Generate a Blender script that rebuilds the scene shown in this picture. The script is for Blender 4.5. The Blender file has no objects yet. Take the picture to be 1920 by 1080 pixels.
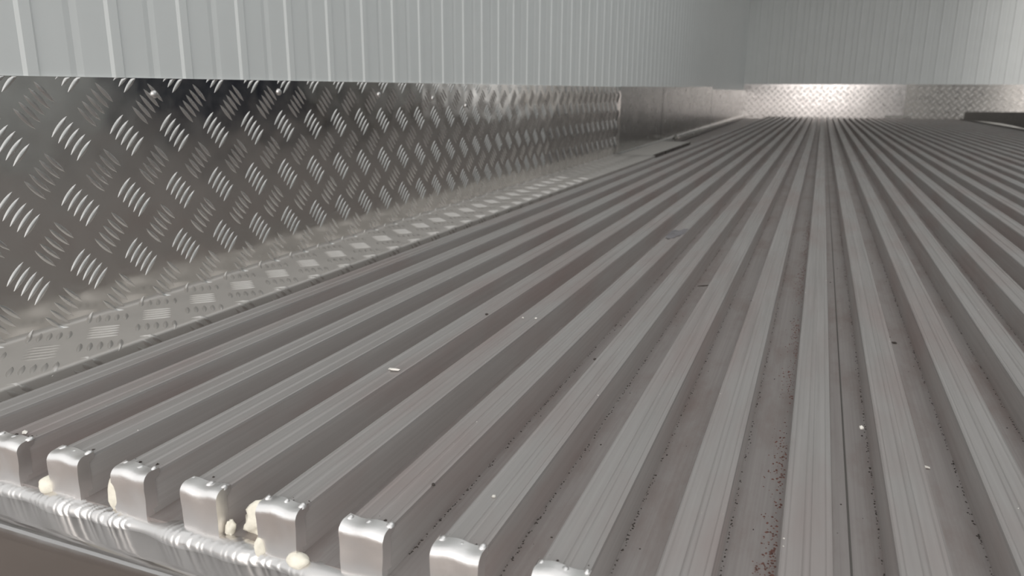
import bpy, bmesh, math, random
from mathutils import Vector, Matrix
random.seed(7)
PI = math.pi
scene = bpy.context.scene
col = scene.collection

# ------------------------------------------------------------------ camera
# metres; X across the truck box, Y into the box along the floor ribs, Z up (channel bottoms at z = 0)
S = 0.05 / 0.2445                 # rib pitch is 50 mm
RIB_H = 0.0245
CAM_Z = RIB_H + S
YAW, PITCH, ROLL, FPX = 0.376633, 0.250698, 0.0062855, 1424.066
fwd = Vector((-math.sin(YAW) * math.cos(PITCH), math.cos(YAW) * math.cos(PITCH), -math.sin(PITCH)))
rgt = Vector((math.cos(YAW), math.sin(YAW), 0))
upv = rgt.cross(fwd)
r2 = rgt * math.cos(ROLL) + upv * math.sin(ROLL)
u2 = upv * math.cos(ROLL) - rgt * math.sin(ROLL)
cd = bpy.data.cameras.new('camera')
cam = bpy.data.objects.new('camera', cd)
col.objects.link(cam)
cam.matrix_world = Matrix(((r2.x, u2.x, -fwd.x, 0), (r2.y, u2.y, -fwd.y, 0), (r2.z, u2.z, -fwd.z, CAM_Z), (0, 0, 0, 1)))
cd.sensor_width = 36
cd.lens = FPX / 1920 * 36
cd.clip_start = 0.01
cd.dof.use_dof = True
cd.dof.focus_distance = 0.52
cd.dof.aperture_fstop = 15
scene.camera = cam

# ------------------------------------------------------------------ sky, exposure
w = bpy.data.worlds.new('overcast_sky')
scene.world = w
w.use_nodes = True
bg = w.node_tree.nodes['Background']
bg.inputs[0].default_value = (0.97, 0.985, 0.98, 1)
bg.inputs[1].default_value = 1.0
sl_ = bpy.data.lights.new('veiled_sun', 'SUN')
sl_.energy = 1.4; sl_.angle = math.radians(50); sl_.color = (1.0, 0.94, 0.88)
sun = bpy.data.objects.new('veiled_sun', sl_); col.objects.link(sun)
sun.rotation_euler = Vector((-0.10, 1.0, -0.38)).to_track_quat('-Z', 'Y').to_euler()
vs = scene.view_settings
vs.view_transform = 'Standard'
vs.look = 'None'
vs.gamma = 1
vs.use_curve_mapping = False
vs.exposure = 0.0

XL_LIP = -2.54 * S                # inner edge of the left kick-plate flange
XR = 1.74                         # right wall
YB = 40 * S                       # back wall
YF = 0.262                        # rear edge of the box
HC = 2.35                         # ceiling
TOE = 0.0175
def wx(y): return -2.965 * S - TOE * y
def portal(name, loc, rot, sx, sy):
    l = bpy.data.lights.new(name, 'AREA')
    l.shape = 'RECTANGLE'; l.size = sx; l.size_y = sy
    l.cycles.is_portal = True
    o = bpy.data.objects.new(name, l); col.objects.link(o)
    o.location = loc; o.rotation_euler = rot
DOOR_X = 0.60
ROOF0 = 3.7                       # unseen roof panel, left open over the near part to let sky light in
SD0, SD1, SDH = 6.75, 8.10, 2.10  # side door opening in the right wall
portal('rear_opening_portal', ((wx(0.26) + DOOR_X) / 2, YF - 0.02, HC / 2), (PI / 2, 0, 0), DOOR_X - wx(0.26), HC)
portal('roof_opening_portal', ((wx(2) + XR) / 2, (YF + ROOF0) / 2, HC + 0.02), (0, 0, 0), XR - wx(2), ROOF0 - YF)
portal('side_opening_portal', (XR + 0.05, (SD0 + SD1) / 2, SDH / 2), (0, PI / 2, 0), SDH, SD1 - SD0)

# ------------------------------------------------------------------ materials
def new_mat(name):
    m = bpy.data.materials.new(name); m.use_nodes = True
    nt = m.node_tree
    return m, nt, nt.nodes['Principled BSDF']
def node(nt, t, **kw):
    n = nt.nodes.new(t)
    for k, v in kw.items(): setattr(n, k, v)
    return n
def pos_noise(nt, scale_vec, scale, detail=4, rough=0.6):
    g = node(nt, 'ShaderNodeNewGeometry')
    mp = node(nt, 'ShaderNodeMapping'); mp.inputs['Scale'].default_value = scale_vec
    nt.links.new(g.outputs['Position'], mp.inputs['Vector'])
    n = node(nt, 'ShaderNodeTexNoise'); n.inputs['Scale'].default_value = scale
    n.inputs['Detail'].default_value = detail; n.inputs['Roughness'].default_value = rough
    nt.links.new(mp.outputs[0], n.inputs['Vector'])
    return n.outputs['Fac']
def ramp(nt, fac, p0, c0, p1, c1):
    r = node(nt, 'ShaderNodeValToRGB')
    e = r.color_ramp.elements
    e[0].position = p0; e[0].color = c0 if len(c0) == 4 else (*c0, 1)
    e[1].position = p1; e[1].color = c1 if len(c1) == 4 else (*c1, 1)
    nt.links.new(fac, r.inputs[0])
    return r.outputs[0]
def mix(nt, fac, a, b, mode='MIX'):
    n = node(nt, 'ShaderNodeMix', data_type='RGBA', blend_type=mode)
    if isinstance(fac, (int, float)): n.inputs[0].default_value = fac
    else: nt.links.new(fac, n.inputs[0])
    for i, v in ((6, a), (7, b)):
        if isinstance(v, tuple): n.inputs[i].default_value = (*v, 1)
        else: nt.links.new(v, n.inputs[i])
    return n.outputs[2]
def bump(nt, bs, fac, strength, dist):
    b = node(nt, 'ShaderNodeBump'); b.inputs['Strength'].default_value = strength; b.inputs['Distance'].default_value = dist
    nt.links.new(fac, b.inputs['Height']); nt.links.new(b.outputs[0], bs.inputs['Normal'])
def g3(v): return (v, v, v)

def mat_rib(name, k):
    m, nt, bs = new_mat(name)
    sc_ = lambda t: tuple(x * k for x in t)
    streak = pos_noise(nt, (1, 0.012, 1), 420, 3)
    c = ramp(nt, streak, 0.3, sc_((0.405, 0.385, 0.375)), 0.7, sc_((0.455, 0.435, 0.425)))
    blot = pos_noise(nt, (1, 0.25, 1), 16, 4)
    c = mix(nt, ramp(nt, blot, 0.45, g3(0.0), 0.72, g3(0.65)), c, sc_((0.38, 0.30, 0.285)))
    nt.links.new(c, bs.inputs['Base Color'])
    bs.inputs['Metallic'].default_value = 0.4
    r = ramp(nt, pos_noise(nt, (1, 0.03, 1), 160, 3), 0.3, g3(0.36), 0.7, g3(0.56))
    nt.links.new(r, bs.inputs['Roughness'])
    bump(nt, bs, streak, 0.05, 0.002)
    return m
def mat_channel():
    m, nt, bs = new_mat('dusty_channel_aluminium')
    streak = pos_noise(nt, (1, 0.01, 1), 500, 3)
    c = ramp(nt, streak, 0.3, (0.345, 0.315, 0.305), 0.7, (0.40, 0.37, 0.36))
    dirt = pos_noise(nt, (1, 0.3, 1), 22, 6, 0.7)
    c = mix(nt, ramp(nt, dirt, 0.46, g3(0.0), 0.70, g3(0.7)), c, (0.27, 0.21, 0.19))
    nt.links.new(c, bs.inputs['Base Color'])
    bs.inputs['Metallic'].default_value = 0.6
    bs.inputs['Roughness'].default_value = 0.5
    return m
def mat_metal(name, c, rough, metallic=1.0, wobble=0.0, wscale=9, spread=0.06):
    m, nt, bs = new_mat(name)
    n = pos_noise(nt, (1, 1, 1), 7, 4)
    nt.links.new(ramp(nt, n, 0.3, tuple(x * 0.92 for x in c), 0.7, c), bs.inputs['Base Color'])
    n2 = pos_noise(nt, (1, 1, 1), 30, 4)
    nt.links.new(ramp(nt, n2, 0.3, g3(max(rough - spread, 0.03)), 0.7, g3(rough + spread)), bs.inputs['Roughness'])
    bs.inputs['Metallic'].default_value = metallic
    if wobble:
        bump(nt, bs, pos_noise(nt, (1, 1, 1), wscale, 2), 1.0, wobble)
    return m
def mat_plain(name, c, rough, var=0.06, scale=20, metallic=0.0):
    m, nt, bs = new_mat(name)
    n = pos_noise(nt, (1, 1, 1), scale, 4)
    nt.links.new(ramp(nt, n, 0.3, tuple(x * (1 - var) for x in c), 0.7, tuple(min(1, x * (1 + var)) for x in c)), bs.inputs['Base Color'])
    bs.inputs['Roughness'].default_value = rough
    bs.inputs['Metallic'].default_value = metallic
    return m
M = dict(
    rib=mat_rib('contrast_darkened_rib_top', 0.84), rib_side=mat_rib('shade_lightened_rib_side', 1.16), channel=mat_channel(),
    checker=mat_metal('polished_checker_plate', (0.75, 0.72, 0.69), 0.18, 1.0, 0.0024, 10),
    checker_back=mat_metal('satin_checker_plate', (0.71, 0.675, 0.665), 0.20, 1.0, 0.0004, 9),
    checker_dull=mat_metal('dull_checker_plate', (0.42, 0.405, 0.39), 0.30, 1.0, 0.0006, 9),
    lug=mat_metal('polished_tread_bar', (0.78, 0.76, 0.74), 0.30, 1.0),
    checker_dusty=mat_metal('dusty_checker_plate', (0.52, 0.495, 0.47), 0.48, 0.45),
    lug_dusty=mat_metal('dusty_tread_bar', (0.60, 0.575, 0.55), 0.36, 0.75),
    plain=mat_metal('smooth_kick_plate', (0.40, 0.39, 0.375), 0.24, 1.0, 0.002, 6),
    cap=mat_metal('bright_filed_aluminium', (0.94, 0.915, 0.905), 0.38, 1.0, 0.00012, 240),
    weld=mat_metal('weld_bead_aluminium', (0.72, 0.70, 0.69), 0.32, 1.0),
    sill=mat_metal('polished_sill_aluminium', (0.66, 0.64, 0.63), 0.20, 1.0, 0.0010, 40, 0.05),
    panel=mat_plain('off_white_painted_panel', (0.775, 0.805, 0.805), 0.38, 0.02, 6),
    foam=mat_plain('cream_foam', (0.86, 0.82, 0.71), 0.65, 0.1, 200),
    dirt=mat_plain('dark_crumb', (0.055, 0.045, 0.04), 0.9, 0.4, 400),
    rust=mat_plain('reddish_crumb', (0.17, 0.085, 0.07), 0.9, 0.4, 400),
    chip=mat_plain('pale_chip', (0.78, 0.75, 0.70), 0.45, 0.1, 300),
    dark=mat_metal('dull_dark_metal', (0.16, 0.15, 0.14), 0.45, 0.7),
    navy=mat_plain('navy_cloth', (0.022, 0.027, 0.048), 0.85, 0.15, 60),
    smear=mat_plain('grease', (0.17, 0.16, 0.17), 0.5, 0.3, 80),
    ground=mat_plain('yard_ground', (0.26, 0.215, 0.19), 0.9, 0.25, 2),
)

# ------------------------------------------------------------------ helpers
def mesh(name, verts, faces, mat, smooth=False):
    me = bpy.data.meshes.new(name)
    me.from_pydata([tuple(v) for v in verts], [], faces)
    me.materials.append(M[mat])
    if smooth:
        me.polygons.foreach_set('use_smooth', [True] * len(me.polygons))
    me.update()
    return me
def obj(name, me, parent=None, loc=(0, 0, 0), rot=(0, 0, 0)):
    o = bpy.data.objects.new(name, me); col.objects.link(o)
    o.location = loc; o.rotation_euler = rot
    if parent: o.parent = parent
    return o
def tag(o, label, cat, group=None, kind=None):
    o['label'] = label; o['category'] = cat
    if group: o['group'] = group
    if kind: o['kind'] = kind
    return o
def box_data(x0, x1, y0, y1, z0, z1, base=0):
    v = [(x0, y0, z0), (x1, y0, z0), (x1, y1, z0), (x0, y1, z0), (x0, y0, z1), (x1, y0, z1), (x1, y1, z1), (x0, y1, z1)]
    f = [(0, 3, 2, 1), (4, 5, 6, 7), (0, 1, 5, 4), (1, 2, 6, 5), (2, 3, 7, 6), (3, 0, 4, 7)]
    return v, [tuple(i + base for i in q) for q in f]
def boxes(*bs):
    V, F = [], []
    for b in bs:
        v, f = box_data(*b, base=len(V)); V += v; F += f
    return V, F
def grid_faces(nu, nv, base=0, flip=False):
    F = []
    for i in range(nu - 1):
        for j in range(nv - 1):
            a = base + i * nv + j
            q = (a, a + 1, a + nv + 1, a + nv)
            F.append(q[::-1] if flip else q)
    return F

# ------------------------------------------------------------------ setting: ground, floor, sill
v, f = boxes((-30, 30, -45, 30, -1.30, -1.15))
tag(obj('ground', mesh('ground', v, f, 'ground')), 'brown yard ground below the open truck box', 'ground', kind='structure')

Y_CAP = 1.345 * S                 # cut ends of the ribs
X_FL, X_FR = -0.80, XR
v, f = boxes((X_FL, X_FR, Y_CAP + 0.0012, YB + 0.06, -0.02, 0.0))
floor = tag(obj('floor', mesh('floor', v, f, 'channel')), 'ribbed aluminium floor of the truck box with dusty channels', 'floor', kind='structure')

RW = 0.1155 * S
prof = [(0, 0), (0, .0226), (.0005, .0241), (.0014, .0245), (.0028, .0244), (.0037, .0239), (.0100, .0238), (.0107, .0243), (.0114, .0245),
        (.0126, .0245), (.0132, .0243), (.0139, .0238), (.0198, .0239), (.0206, .0244), (.0220, .0245), (.0231, .0241), (RW, .0226), (RW, 0)]
ys = [Y_CAP + 0.005, YB + 0.02]
V = []
for y in ys:
    V += [(x, y, z) for x, z in prof]
n = len(prof)
F = [(i, i + n, i + n + 1, i + 1) for i in range(n - 1)] + [tuple(range(n))]
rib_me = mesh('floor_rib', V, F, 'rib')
rib_me.materials.append(M['rib_side'])               # flanks lightened and tops darkened to soften the shade between them
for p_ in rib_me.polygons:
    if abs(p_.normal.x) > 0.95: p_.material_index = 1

def cap_mesh(seed):
    rd = random.Random(seed)
    R = 0.0052
    side = [(0.011, .0252)]
    for k in range(7):
        a = PI / 2 * k / 6
        side.append((R - R * math.sin(a), .0256 - R + R * math.cos(a)))
    for z in (.017, .012, .007, .002, -.003):
        side.append((0.0003 * rd.uniform(-1, 1), z))
    nx = 9
    V = []
    ph = rd.uniform(0, 6)
    for (y, z) in side:
        for i in range(nx):
            t = i / (nx - 1)
            x = -0.0005 + (RW + 0.001) * t
            low = max(0, (0.02 - z) / 0.02)
            x += low * (0.0006 * (1 - 2 * t))
            wob = 0.0002 * math.sin(ph + 7 * t + z * 120)
            zz = z + (0.0006 * math.sin(ph * 2 + 8 * t) if z > .018 else 0)
            V.append((x, y + wob, zz))
    F = grid_faces(len(side), nx, flip=True)
    # closing sides
    for e in (0, nx - 1):
        b = len(V); ns = len(side)
        V += [V[k * nx + e] for k in range(ns)]
        for k, (y, z) in enumerate(side):
            V.append((V[k * nx + e][0], max(y, 0.0) + 0.008 if z < .021 else 0.0115, z))
        for k in range(ns - 1):
            q = (b + k, b + k + 1, b + ns + k + 1, b + ns + k)
            F.append(q if e else q[::-1])
    # weld burrs on top
    for cx in (.0010, .0120, RW - .0010):
        bx, by, bz = cx + rd.uniform(-.0008, .0008), .0085 + rd.uniform(-.001, .0015), .0252
        rr = rd.uniform(.0013, .0022); hh = rd.uniform(.0012, .0024)
        b = len(V)
        for k in range(4):
            a = PI / 2 * k / 3.2
            for q in range(7):
                th = 2 * PI * q / 7
                V.append((bx + rr * math.cos(a) * math.cos(th), by + 1.4 * rr * math.cos(a) * math.sin(th), bz - .0006 + hh * math.sin(a)))
        for k in range(3):
            for q in range(7):
                F.append((b + k * 7 + q, b + k * 7 + (q + 1) % 7, b + (k + 1) * 7 + (q + 1) % 7, b + (k + 1) * 7 + q))
        F.append(tuple(b + 21 + q for q in range(7)))
    return mesh('end_cap', V, F, 'cap', True)
caps = [cap_mesh(s) for s in range(5)]
RX0 = -2.438 * S
k = 0
rib_x = []
while RX0 + k * 0.05 < XR - 0.03:
    rx = RX0 + k * 0.05
    rib_x.append(rx)
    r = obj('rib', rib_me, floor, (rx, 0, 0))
    if rx < 0.75:
        obj('end_cap', caps[(k * 2) % 5], r, (0, Y_CAP, 0))
    k += 1
# joint between two planks in one channel
sx = rib_x[10] + RW + 0.0105
v, f = boxes((sx, sx + 0.0009, Y_CAP + .004, YB, 0, 0.0008))
obj('plank_joint', mesh('plank_joint', v, f, 'dark'), floor)

# sill in front of the rib ends
Y_S = 0.2475
sp = [(0.32, -0.0075), (Y_S + 0.008, -0.0075)]
for k in range(1, 8):
    a = PI / 2 * k / 7
    sp.append((Y_S + 0.008 - 0.008 * math.sin(a), -0.0155 + 0.008 * math.cos(a)))
sp += [(Y_S, -0.03), (Y_S, -0.14), (0.32, -0.14)]
V = []
for x in (-0.78, XR):
    V += [(x, y, z) for y, z in sp]
F = grid_faces(2, len(sp), flip=True) + [tuple(range(len(sp)))]
sill = tag(obj('trim_1', mesh('trim_1', V, F, 'sill', True)), 'polished aluminium door sill running below the welded rib ends', 'sill', kind='structure')
# weld bead along the rib ends
rd = random.Random(3)
V = []; nx = 1500; na = 15
x0, x1 = -0.62, 0.42
for i in range(nx):
    x = x0 + (x1 - x0) * i / (nx - 1)
    strong = 1.0 if -0.385 < x < -0.335 else max(0.0, 0.30 + 0.45 * math.sin(x * 23) * math.sin(x * 71))
    r = 0.0052 + 0.0009 * math.sin(x * 61) + 0.0007 * math.sin(x * 143 + 1)
    xw = x + 0.0012 * math.sin(x * 310) + 0.0009 * math.sin(x * 777)
    for j in range(na):
        a = -0.6 + (PI / 2 + 0.9) * j / (na - 1)
        ph = ((xw + 0.0042 * math.cos(2 * (a - 0.45))) / 0.0052) % 1.0     # crescent ripples
        rr_ = r * (1 + strong * 0.13 * (math.sin(PI * ph) - 0.6))
        V.append((x, Y_CAP + 0.0018 - rr_ * math.cos(a) * 1.45, -0.0068 + rr_ * math.sin(a) * 1.25))
obj('weld_bead', mesh('weld_bead', V, grid_faces(nx, na, flip=True), 'weld', True), sill)

# ------------------------------------------------------------------ setting: walls and ceiling
ANG = math.atan(TOE)
def strip_mesh(name, period, bead_w, bead_h, groove, h0, h1, depth=0.004):
    # panel sheet with one raised bead and one shallow groove per period; local x along wall, y out of the wall
    q = period / 2
    p = [(-q, -groove), (-q + 0.003, -groove * 0.6), (-q + 0.007, 0), (-bead_w / 2 - 0.003, 0), (-bead_w / 2, bead_h), (bead_w / 2, bead_h), (bead_w / 2 + 0.003, 0),
         (q - 0.007, 0), (q - 0.003, -groove * 0.6), (q, -groove)]
    V = []
    for z in (h0, h1):
        V += [(a, b + depth, z) for a, b in p]
    n = len(p)
    F = [(i, i + 1, i + n + 1, i + n) for i in range(n - 1)]
    return mesh(name, V, [g[::-1] for g in F], 'panel')
# left wall
V = []
for y in (YF, YB + 0.1):
    V += [(wx(y) - 0.003, y, -0.02), (wx(y) - 0.003, y, HC), (wx(y) - 0.08, y, HC), (wx(y) - 0.08, y, -0.02)]
F = [(0, 1, 5, 4), (1, 2, 6, 5), (2, 3, 7, 6), (3, 0, 4, 7), (0, 3, 2, 1), (4, 5, 6, 7)]
wl = tag(obj('wall_left', mesh('wall_left', V, F, 'panel')), 'long off-white insulated panel wall with vertical ribs on the left', 'wall', kind='structure')
P_L = 0.0879
lm = strip_mesh('panel_strip', P_L * math.sqrt(1 + TOE ** 2), 0.010, 0.0018, 0.0009, 0.17, HC, 0.0004)
k = -2
while True:
    y = 0.463 + P_L * k
    if y > YB - 0.03: break
    obj('panel_strip', lm, wl, (wx(y), y, 0), (0, 0, PI / 2 + ANG + PI)).rotation_euler = (0, 0, -PI / 2 + ANG)
    k += 1
# back wall
v, f = boxes((-0.95, XR + 0.1, YB, YB + 0.08, -0.02, HC))
wb = tag(obj('wall_back', mesh('wall_back', v, f, 'panel')), 'off-white ribbed panel wall closing the far end of the box', 'wall', kind='structure')
P_B = 0.1124
bm_ = strip_mesh('panel_strip', P_B, 0.008, 0.0030, 0.0015, 0.33, HC, 0.002)
k = 0
while 1.608 - P_B * k > -0.74:
    obj('panel_strip', bm_, wb, (1.608 - P_B * k, YB, 0), (0, 0, PI)); k += 1
# right wall with side door opening, ceiling, closed right leaf of the rear door
v, f = boxes((XR, XR + 0.08, YF, SD0, -0.02, HC), (XR, XR + 0.08, SD1, YB + 0.08, -0.02, HC), (XR, XR + 0.08, SD0, SD1, SDH, HC))
tag(obj('wall_right', mesh('wall_right', v, f, 'panel')), 'off-white panel wall with a side door opening on the right', 'wall', kind='structure')
v, f = boxes((-0.95, XR + 0.1, ROOF0, YB + 0.1, HC, HC + 0.08))
tag(obj('ceiling', mesh('ceiling', v, f, 'panel')), 'off-white panel ceiling of the truck box', 'ceiling', kind='structure')
v, f = boxes((DOOR_X, XR, YF - 0.02, YF - 0.002, 0.0, HC))
tag(obj('door_1', mesh('door_1', v, f, 'panel')), 'closed right leaf of the rear door', 'door', kind='structure')

# ------------------------------------------------------------------ left kick plate of checker plate
PT = 0.003                        # plate thickness
RC, RL = 0.0035, 0.0028            # crease and lip radii
ZF = RIB_H
S1 = S - RC
def pm(s, y, h=0.0):
    """point on the plate: s runs down the wall from camera height, over the crease and the flange"""
    w0 = wx(y) + PT
    if s <= S1: return (w0 + h, y, CAM_Z - s)
    a = (s - S1) / RC
    if a <= PI / 2:
        return (w0 + RC - (RC - h) * math.cos(a), y, ZF + RC - (RC - h) * math.sin(a))
    x = w0 + RC + (s - S1 - RC * PI / 2)
    xl = XL_LIP - RL
    if x <= xl: return (x, y, ZF + h)
    b = (x - xl) / RL
    if b <= PI / 2: return (xl + (RL + h) * math.sin(b), y, ZF - RL + (RL + h) * math.cos(b))
    return (xl + RL + h, y, ZF - RL - (b - PI / 2) * RL)
def s_lip(y): return S1 + RC * PI / 2 + (XL_LIP - RL) - (wx(y) + PT + RC)
Y_CK = 2.655
bl = tag(obj('baseboard_left', None), 'tall aluminium kick plate along the left wall, checker plate first and smooth plate beyond', 'kick plate', kind='structure')
V = []
yl = [YF + (Y_CK - YF) * i / 24 for i in range(25)]
nrow = None
for y in yl:
    top = -(0.0115 + 0.006 * (y - 0.435))
    row = [pm(top, y), pm(top + 0.003, y)]
    row += [pm(top + (S1 - 0.004 - top) * k / 4, y) for k in range(1, 5)] + [pm(S1 - 0.001, y), pm(S1, y)]
    row += [pm(S1 + RC * PI / 2 * k / 6, y) for k in range(1, 7)]
    sl = s_lip(y)
    row += [pm(S1 + RC * PI / 2 + 0.001, y), pm(S1 + RC * PI / 2 + 0.004, y), pm(sl - 0.004, y), pm(sl - 0.001, y)]
    row += [pm(sl + RL * PI / 2 * k / 6, y) for k in range(0, 7)]
    row += [pm(sl + RL * PI / 2 + 0.014, y)]
    nrow = len(row); V += row
F = grid_faces(len(yl), nrow)
b = len(V)                        # top edge of the sheet
for y in yl:
    z = CAM_Z + 0.0115 + 0.006 * (y - 0.435)
    V += [(wx(y) - 0.002, y, z), (wx(y) + PT, y, z)]
F += grid_faces(len(yl), 2, b)
e = [(len(yl) - 1) * nrow + j for j in range(nrow)]
b = len(V)
V += [(V[i][0] - (PT if CAM_Z > V[i][2] > ZF + .004 else 0), V[i][1], V[i][2] - (0 if V[i][2] > ZF + .004 else PT)) for i in e]
F += [(e[j], e[j + 1], b + j + 1, b + j) for j in range(nrow - 1)]
cme = mesh('checker_plate', V, F, 'checker', True)
cme.materials.append(M['checker_dusty'])              # the flange lying on the floor is dusty
for p_ in cme.polygons:
    if p_.center.z < ZF + 0.006: p_.material_index = 1
ck = obj('checker_plate', cme, bl)

BL, BW, BH, BS = 0.0122, 0.0023, 0.0013, 0.0076
def bar_grid(nst=7, ncr=5):
    out = []
    for i in range(nst):
        t = -1 + 2 * i / (nst - 1)
        e_ = max(0.02, 1 - t * t)
        row = []
        for j in range(ncr):
            u = -1 + 2 * j / (ncr - 1)
            row.append((t * BL, u * BW * e_ ** 0.75, BH * (1 - u * u) * e_ ** 0.5))
        out.append(row)
    return out
BAR = bar_grid(); BAR_LO = bar_grid(5, 3)
R2 = math.sqrt(0.5)
def lug_points(kind, tmpl, clip_s=None, cs=0.0):
    """bars of one five-bar lug as lists of (dy, ds, h)"""
    bars = []
    for k in range(-2, 3):
        if kind == 'A': bd = (R2, -R2); st = (R2, R2)
        else: bd = (R2, R2); st = (R2, -R2)
        rows = []
        for row in tmpl:
            rr_ = []
            for t, u, h in row:
                dy = bd[0] * t + st[0] * (k * BS + u)
                ds = bd[1] * t + st[1] * (k * BS + u)
                if clip_s is not None and cs + ds < clip_s: ds = clip_s - cs; h = min(h, 0.0005)
                rr_.append((dy, ds, h))
            rows.append(rr_)
        if clip_s is not None and all(abs(cs + p[1] - clip_s) < 1e-6 for r_ in rows for p in r_): continue
        bars.append(rows)
    return bars
def lug_geom(bars, fn, V, F):
    for rows in bars:
        b = len(V); nv = len(rows[0])
        for r_ in rows:
            V += [fn(*p) for p in r_]
        F += [g for g in grid_faces(len(rows), nv, b)]
def flat_lug(kind):
    V, F = [], []
    lug_geom(lug_points(kind, BAR), lambda dy, ds, h: (h, dy, -ds), V, F)
    if kind == 'B': F = [g[::-1] for g in F]
    return mesh('tread_lug', V, F, 'lug', True)
flat = {'A': flat_lug('A'), 'B': flat_lug('B')}
lugs = []
for kind, y0, s0 in (('A', 0.490, -0.018), ('B', 0.459, 0.012)):
    for i in range(-3, 37):
        for j in range(6):
            yy, ss = y0 + 0.06 * i, s0 + 0.059 * j
            if yy < YF + 0.025 or yy > Y_CK - 0.02: continue
            lugs.append((kind, yy, ss))
lugs.sort(key=lambda q: (q[1] < 0.40, q[1]))
VS, FS = [], []; VD, FD = [], []
for idx, (kind, yy, ss) in enumerate(lugs):
    top = -(0.0115 + 0.006 * (yy - 0.435))
    near = idx < 290
    if near and ss + 0.0215 < S1 and ss - 0.0215 > top:
        obj('tread_lug', flat[kind], ck, (wx(yy) + PT, yy, CAM_Z - ss), (0, 0, ANG))
        continue
    V, F = ([], []) if near else ((VD, FD) if ss > S1 + 0.004 else (VS, FS))
    f0 = len(F)
    bars = lug_points(kind, BAR if near else BAR_LO, top + 0.0003, ss)
    lug_geom(bars, lambda dy, ds, h: pm(ss + ds, yy + dy, h), V, F)
    if kind == 'B': F[f0:] = [g[::-1] for g in F[f0:]]
    if near and V:
        obj('tread_lug', mesh('tread_lug', V, F, 'lug_dusty' if ss > S1 + 0.004 else 'lug', True), ck)
o = obj('tread_lug', mesh('tread_lug_field', VS, FS, 'lug', True), ck); o['kind'] = 'stuff'
o = obj('tread_lug', mesh('tread_lug_field', VD, FD, 'lug_dusty', True), ck); o['kind'] = 'stuff'
# rivets
V, F = [], []
for k in range(5):
    a = PI / 2 * k / 4.3
    for q in range(10):
        th = 2 * PI * q / 10
        V.append((0.0032 * math.sin(a), 0.0042 * math.cos(a) * math.cos(th), 0.0042 * math.cos(a) * math.sin(th)))
for k in range(4):
    for q in range(10):
        F.append((k * 10 + q, k * 10 + (q + 1) % 10, (k + 1) * 10 + (q + 1) % 10, (k + 1) * 10 + q))
F.append(tuple(40 + q for q in range(10)))
rv = mesh('rivet', V, F, 'weld', True)
for y, dz in ((0.588, -0.003), (0.783, 0.0), (1.021, -0.003), (1.201, -0.009), (1.34, -0.023)):
    obj('rivet', rv, bl, (wx(y) + PT, y, CAM_Z + dz))
# smooth plates beyond the checker plate
for (ya, yb, ta, tb, fl, th) in ((Y_CK, 3.50, 0.255, 0.262, 1, 0.0026), (3.50, 5.42, 0.262, 0.282, 0, 0.0032), (5.42, YB - 0.02, 0.264, 0.278, 0, 0.004)):
    V = []
    for y, t in ((ya, ta), (yb, tb)):
        wxx = wx(y) + th
        xe = (XL_LIP - 0.012) if fl else wxx + 0.035
        V += [(wx(y), y, t), (wxx, y, t), (wxx, y, ZF + 0.006), (wxx + 0.002, y, ZF + 0.002), (wxx + 0.006, y, ZF), (xe, y, ZF), (xe, y, ZF - 0.02)]
    F = grid_faces(2, 7)
    sme = mesh('smooth_plate', V, F, 'plain')
    sme.materials.append(M['checker_dusty'])
    for p_ in sme.polygons:
        if p_.normal.z > 0.9 and p_.center.z < 0.1 and fl: p_.material_index = 1
    obj('smooth_plate', sme, bl)

# ------------------------------------------------------------------ back kick plate
bb = tag(obj('baseboard_back', None), 'bright checker plate kick strip along the foot of the back wall', 'kick plate', kind='structure')
ZT = 0.333
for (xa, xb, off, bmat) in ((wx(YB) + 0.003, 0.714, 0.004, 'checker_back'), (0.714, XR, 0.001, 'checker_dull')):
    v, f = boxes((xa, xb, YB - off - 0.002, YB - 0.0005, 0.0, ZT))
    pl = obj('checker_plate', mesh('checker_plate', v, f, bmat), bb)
    V, F = [], []
    for kind, ox, oz in (('A', 0.0, 0.0), ('B', 0.03, 0.03)):
        nxl = int((xb - xa - 0.05) / 0.06) + 1
        for i in range(nxl):
            for j in range(6):
                cx, cz = xa + 0.03 + ox + 0.06 * i, 0.03 + oz + 0.059 * j
                if cx > xb - 0.02 or cz > ZT - 0.02: continue
                f0 = len(F)
                lug_geom(lug_points(kind, BAR_LO), lambda dy, ds, h: (cx + dy, YB - off - 0.002 - h * 1.9, cz - ds), V, F)
                if kind == 'B': F[f0:] = [g[::-1] for g in F[f0:]]
    o = obj('tread_lug', mesh('tread_lug_field', V, F, 'checker_back' if off > 0.002 else 'lug', True), pl); o['kind'] = 'stuff'
v, f = boxes((0.56, 0.77, YB - 0.03, YB - 0.006, 0.030, 0.052))
obj('lower_edge_strip', mesh('lower_edge_strip', v, f, 'plain'), bb)

v, f = boxes((XR - 0.003, XR, 2.72, SD0, 0.0, 0.25))
tag(obj('baseboard_right', mesh('baseboard_right', v, f, 'checker')), 'smooth metal kick plate along the foot of the right wall', 'kick plate', kind='structure')

V = []  # unseen navy cloth, added to give the left plate its dark reflection
for k in range(61):
    t = k / 60
    dx = 0.03 + 0.018 * math.sin(t * 52) + 0.006 * math.sin(t * 131)
    V += [(XR - dx * (1.15 - 0.3 * z / 1.5), 2.76 + 1.55 * t, z) for z in (0.03, 0.5, 1.0, 1.5)]
n0 = len(V)
V += [(x + 0.004, y, z) for x, y, z in V]
F = grid_faces(61, 4, 0, True) + grid_faces(61, 4, n0)
F += [(k * 4 + e, (k + 1) * 4 + e, n0 + (k + 1) * 4 + e, n0 + k * 4 + e) for k in range(60) for e in (0, 3)]
tag(obj('added_cloth', mesh('added_cloth', V, F, 'navy', True)), 'added unseen navy blue cloth on the right wall, darkening the left plate reflection', 'added_cloth')

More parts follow.
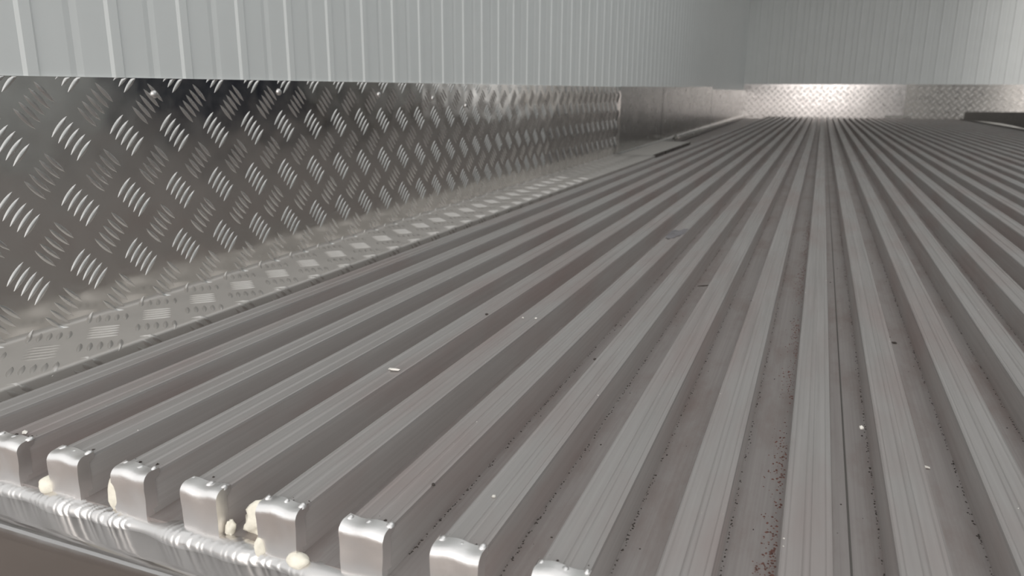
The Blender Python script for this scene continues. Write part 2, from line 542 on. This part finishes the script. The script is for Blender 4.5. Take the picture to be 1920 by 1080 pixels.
# ------------------------------------------------------------------ loose metal strip on the floor at the right
ms = tag(obj('metal_strip', None, None, (1.20, 7.0, ZF)), 'long dark bent metal strip lying along the floor ribs near the back wall', 'metal strip')
def sheet(name, rows, mat, parent, th=(0.003, 0, 0)):
    V = []
    for r_ in rows: V += r_
    n0 = len(V); V += [(a + th[0], b_ + th[1], c + th[2]) for a, b_, c in V]
    nv = len(rows[0]); F = grid_faces(len(rows), nv) + grid_faces(len(rows), nv, n0, True)
    for j in range(nv - 1):
        F.append((j, n0 + j, n0 + j + 1, j + 1)); q = (len(rows) - 1) * nv
        F.append((q + j, q + j + 1, n0 + q + j + 1, n0 + q + j))
    for i in range(len(rows) - 1):
        a, c = i * nv, (i + 1) * nv
        F.append((a, c, n0 + c, n0 + a)); a += nv - 1; c += nv - 1
        F.append((a, n0 + a, n0 + c, c))
    return obj(name, mesh(name, V, F, mat), parent)
rows = []
for k in range(9):
    y = -1.6 + 2.65 * k / 8
    lift = 0.006 + 0.012 * math.sin(PI * min(1, max(0, (y + 1.5) / 2.0)))
    rows.append([(0, y, lift), (0.002, y, 0.105 - 0.012 * k / 2 + 0.012)])
sheet('web', rows, 'dark', ms)
rows = []
for k in range(9):
    y = -1.6 + 2.65 * k / 8
    rows.append([(-0.010, y, 0.0), (0.16, y, 0.0015)])
sheet('foot', rows, 'plain', ms, (0, 0, 0.003))  # foot edge stands in for the bright gap under the web
rows = []
for k in range(9):
    y = -1.6 + 2.65 * k / 8
    rows.append([(-0.030, y, 0.0), (-0.010, y, 0.0)])
sheet('shadow_strip', rows, 'dark', ms, (0, 0, 0.008))  # dark strip standing in for the shadow line in front of the foot

# ------------------------------------------------------------------ foam
def blob(name, label, loc, sc, seed, rough=0.25, freq=300):
    from mathutils import noise
    bm = bmesh.new()
    bmesh.ops.create_icosphere(bm, subdivisions=3, radius=1)
    for vv in bm.verts:
        d = noise.noise(Vector(vv.co) * 1.7 + Vector((seed * 3.1, 0, 0))) * rough + noise.noise(Vector(vv.co) * 4.3 + Vector((0, seed, 0))) * rough * 0.35
        vv.co *= 1 + d
        vv.co = Vector((vv.co.x * sc[0], vv.co.y * sc[1], vv.co.z * sc[2]))
    me = bpy.data.meshes.new(name); bm.to_mesh(me); bm.free()
    me.materials.append(M['foam']); me.polygons.foreach_set('use_smooth', [True] * len(me.polygons))
    o = obj(name, me, None, loc)
    return tag(o, label, 'foam', 'foam residue at the rib ends')
def rl(i): return rib_x[i]
blob('foam_blob', 'round cream foam ball beside the left foot of the second rib end', (rl(2) - 0.0045, Y_CAP + 0.002, 0.0035), (.0058, .0055, .0055), 1, 0.12)
blob('foam_blob', 'tall pale foam bulge on the left side of the third rib end', (rl(3) - 0.0012, Y_CAP + 0.0045, 0.0085), (.0050, .006, .0125), 2, 0.12)
blob('foam_blob', 'ragged cream foam wedge in the channel left of the fifth rib end', (rl(5) - 0.0070, Y_CAP + 0.013, 0.0060), (.0115, .006, .0095), 11, 0.7)
blob('foam_blob', 'tiny cream foam crumb beside the right foot of the fourth rib end', (rl(4) + RW + 0.0030, Y_CAP + 0.006, 0.0030), (.0022, .003, .0048), 6, 0.4)
blob('foam_blob', 'pale foam smear down the left foot of the fifth rib end', (rl(5) + 0.0005, Y_CAP + 0.001, 0.0005), (.0030, .004, .0065), 8, 0.25)
blob('foam_blob', 'smooth pale foam lump at the right foot of the fifth rib end', (rl(5) + RW + 0.0010, Y_CAP - 0.0005, -0.0005), (.0062, .0045, .0040), 9, 0.15)

# ------------------------------------------------------------------ loose debris
def shard(name, label, cat, loc, size, mat, rz=0.0, seed=0, group='loose bits on the floor'):
    rd = random.Random(seed)
    bm = bmesh.new()
    bmesh.ops.create_icosphere(bm, subdivisions=1, radius=1)
    for vv in bm.verts:
        vv.co *= rd.uniform(0.65, 1.15)
        vv.co = Vector((vv.co.x * size[0], vv.co.y * size[1], vv.co.z * size[2]))
    zmin = min(vv.co.z for vv in bm.verts)
    for vv in bm.verts: vv.co.z -= zmin
    me = bpy.data.meshes.new(name); bm.to_mesh(me); bm.free(); me.materials.append(M[mat])
    return tag(obj(name, me, None, loc, (0, 0, rz)), label, cat, group)
T = RIB_H - 0.0001
shard('grit_crumb', 'small dark crumb on the rib top beside two white specks', 'crumb', (-0.278, 0.638, T), (.0018, .0024, .0010), 'dirt', 0, 1)
shard('grit_crumb', 'dark crumb on the rib top just above the last visible rib end', 'crumb', (-0.175, 0.329, T - .0008), (.0011, .0017, .0008), 'dirt', 0.6, 2)
shard('grit_crumb', 'dark crumb lying in the channel in the middle of the floor', 'crumb', (-0.150, 0.562, T - .003), (.0018, .0022, .0012), 'dirt', 0, 3)
shard('straw_piece', 'thin dark straw lying across the ribs towards the middle', 'straw', (-0.102, 0.832, T), (.0012, .0095, .0010), 'dirt', -0.9, 4)
shard('pale_sliver', 'curled white sliver on the fifth rib top', 'sliver', (-0.283, 0.473, T), (.0052, .0016, .0010), 'chip', 0.1, 5)
shard('pale_sliver', 'white sliver lying across a right-hand rib edge near the lower right', 'sliver', (0.082, 0.505, T * 0 + 0.0), (.0050, .0012, .0010), 'chip', 0.1, 6)
shard('pale_chip', 'right one of two white specks side by side on a rib top', 'chip', (-0.230, 0.643, T), (.0016, .0016, .0010), 'chip', 0, 7)
shard('pale_chip', 'left one of two white specks side by side on a rib top', 'chip', (-0.242, 0.640, T), (.0014, .0014, .0009), 'chip', 0, 8)
shard('pale_chip', 'white speck on the top of the last rib with a visible end', 'chip', (-0.140, 0.330, T - .0008), (.0014, .0014, .0010), 'chip', 0, 9)
shard('pale_chip', 'pale crumb on the rib right of the middle joint', 'chip', (0.043, 0.496, T - .0036 + .0028), (.0019, .0022, .0014), 'chip', 0, 10)
shard('grit_crumb', 'dark flat flake in a channel right of the middle', 'crumb', (0.086, 0.776, 0), (.0032, .0012, .0010), 'dirt', 0, 11)
shard('grit_crumb', 'dark pellet in the channel left of the red-dusted channel', 'crumb', (-0.030, 0.655, 0), (.0017, .0020, .0013), 'dirt', 0, 12)
shard('pale_chip', 'white bead on the first rib top beside its cut end', 'chip', (-0.436, 0.290, T), (.0026, .0020, .0014), 'chip', 0, 13)
o = shard('metal_offcut', 'small pale offcut on the floor edge beside the far smooth plate', 'offcut', (wx(3.66) + 0.045, 3.66, ZF), (.016, .045, .012), 'checker', 0.3, 14)
del o['group']

def crumbs(name, label, pts, mat):
    V, F = [], []
    for x, y, z, r_ in pts:
        b = len(V)
        a = random.uniform(0, 6)
        for q in range(4):
            th = a + q * PI / 2 + random.uniform(-.3, .3)
            V.append((x + r_ * math.cos(th) * random.uniform(.6, 1.2), y + r_ * math.sin(th) * random.uniform(.6, 1.4), z))
        V.append((x, y, z + r_ * random.uniform(.5, .9)))
        F += [(b, b + 1, b + 4), (b + 1, b + 2, b + 4), (b + 2, b + 3, b + 4), (b + 3, b, b + 4)]
    return tag(obj(name, mesh(name, V, F, mat)), label, 'dirt', kind='stuff')
pts = []
xa = rib_x[10]
for _ in range(1500):                                   # reddish dust on the left of the middle rib
    y = 0.33 + 1.2 * random.random() ** 1.4
    cl = 0.5 + 0.5 * math.sin(y * 31) * math.sin(y * 12 + 1)
    if random.random() > cl: continue
    pts.append((xa - abs(random.gauss(0, 0.0045)) - 0.0008, y, 0, random.uniform(.0003, .0010)))
crumbs('red_dust', 'reddish crumbs gathered in the channel left of the middle rib', pts, 'rust')
pts = []
for i in range(6, 16):
    for _ in range(330):
        y = 0.30 + 1.4 * random.random() ** 1.5
        side = (rib_x[i] + RW + abs(random.gauss(0, 0.0006)) + .0004) if i < 11 else (rib_x[i] - abs(random.gauss(0, .0006)) - .0004)
        pts.append((side, y, 0, random.uniform(.0003, .0008)))
for _ in range(500):
    y = 0.3 + 1.5 * random.random() ** 1.5
    pts.append((random.uniform(-0.25, 0.35), y, 0, random.uniform(.0003, .0010)))
for i in range(1, 9):                                   # burnt spots behind the welded ends
    for _ in range(5):
        pts.append((rib_x[i] + random.choice((.002, .007, .013, .018, .0215)) + random.uniform(-.0008, .0008), Y_CAP + random.uniform(.0125, .017), RIB_H - .0006, random.uniform(.0006, .0013)))
crumbs('dark_grit', 'fine dark grit along the rib feet and channels', pts, 'dirt')
pts = []
for _ in range(260):
    i = random.randrange(1, 16)
    y = 0.3 + 1.6 * random.random() ** 1.4
    pts.append((rib_x[i] + random.choice((.0016, .012, .0221)), y, RIB_H - 0.0002, random.uniform(.0002, .0007)))
crumbs('pale_specks', 'tiny pale specks scattered over the rib tops', pts, 'chip')

# dark smear of grease on one rib top, middle distance
V = [(0, 0, 0.0004)]
for k in range(16):
    a = 2 * PI * k / 16
    r_ = 1 + 0.35 * math.sin(2 * a + 0.7) + 0.18 * math.sin(3 * a) + random.uniform(-0.08, 0.08)
    V.append((max(-0.0108, min(0.0108, 0.0105 * r_ * math.cos(a))), 0.05 * r_ * math.sin(a), 0.0))
F = [(0, 1 + k, 1 + (k + 1) % 16) for k in range(16)]
tag(obj('grease_smear', mesh('grease_smear', V, F, 'smear'), None, (rib_x[6] + RW / 2, 1.15, RIB_H + 0.0001)), 'dark grease smear on a rib top in the middle distance', 'stain')
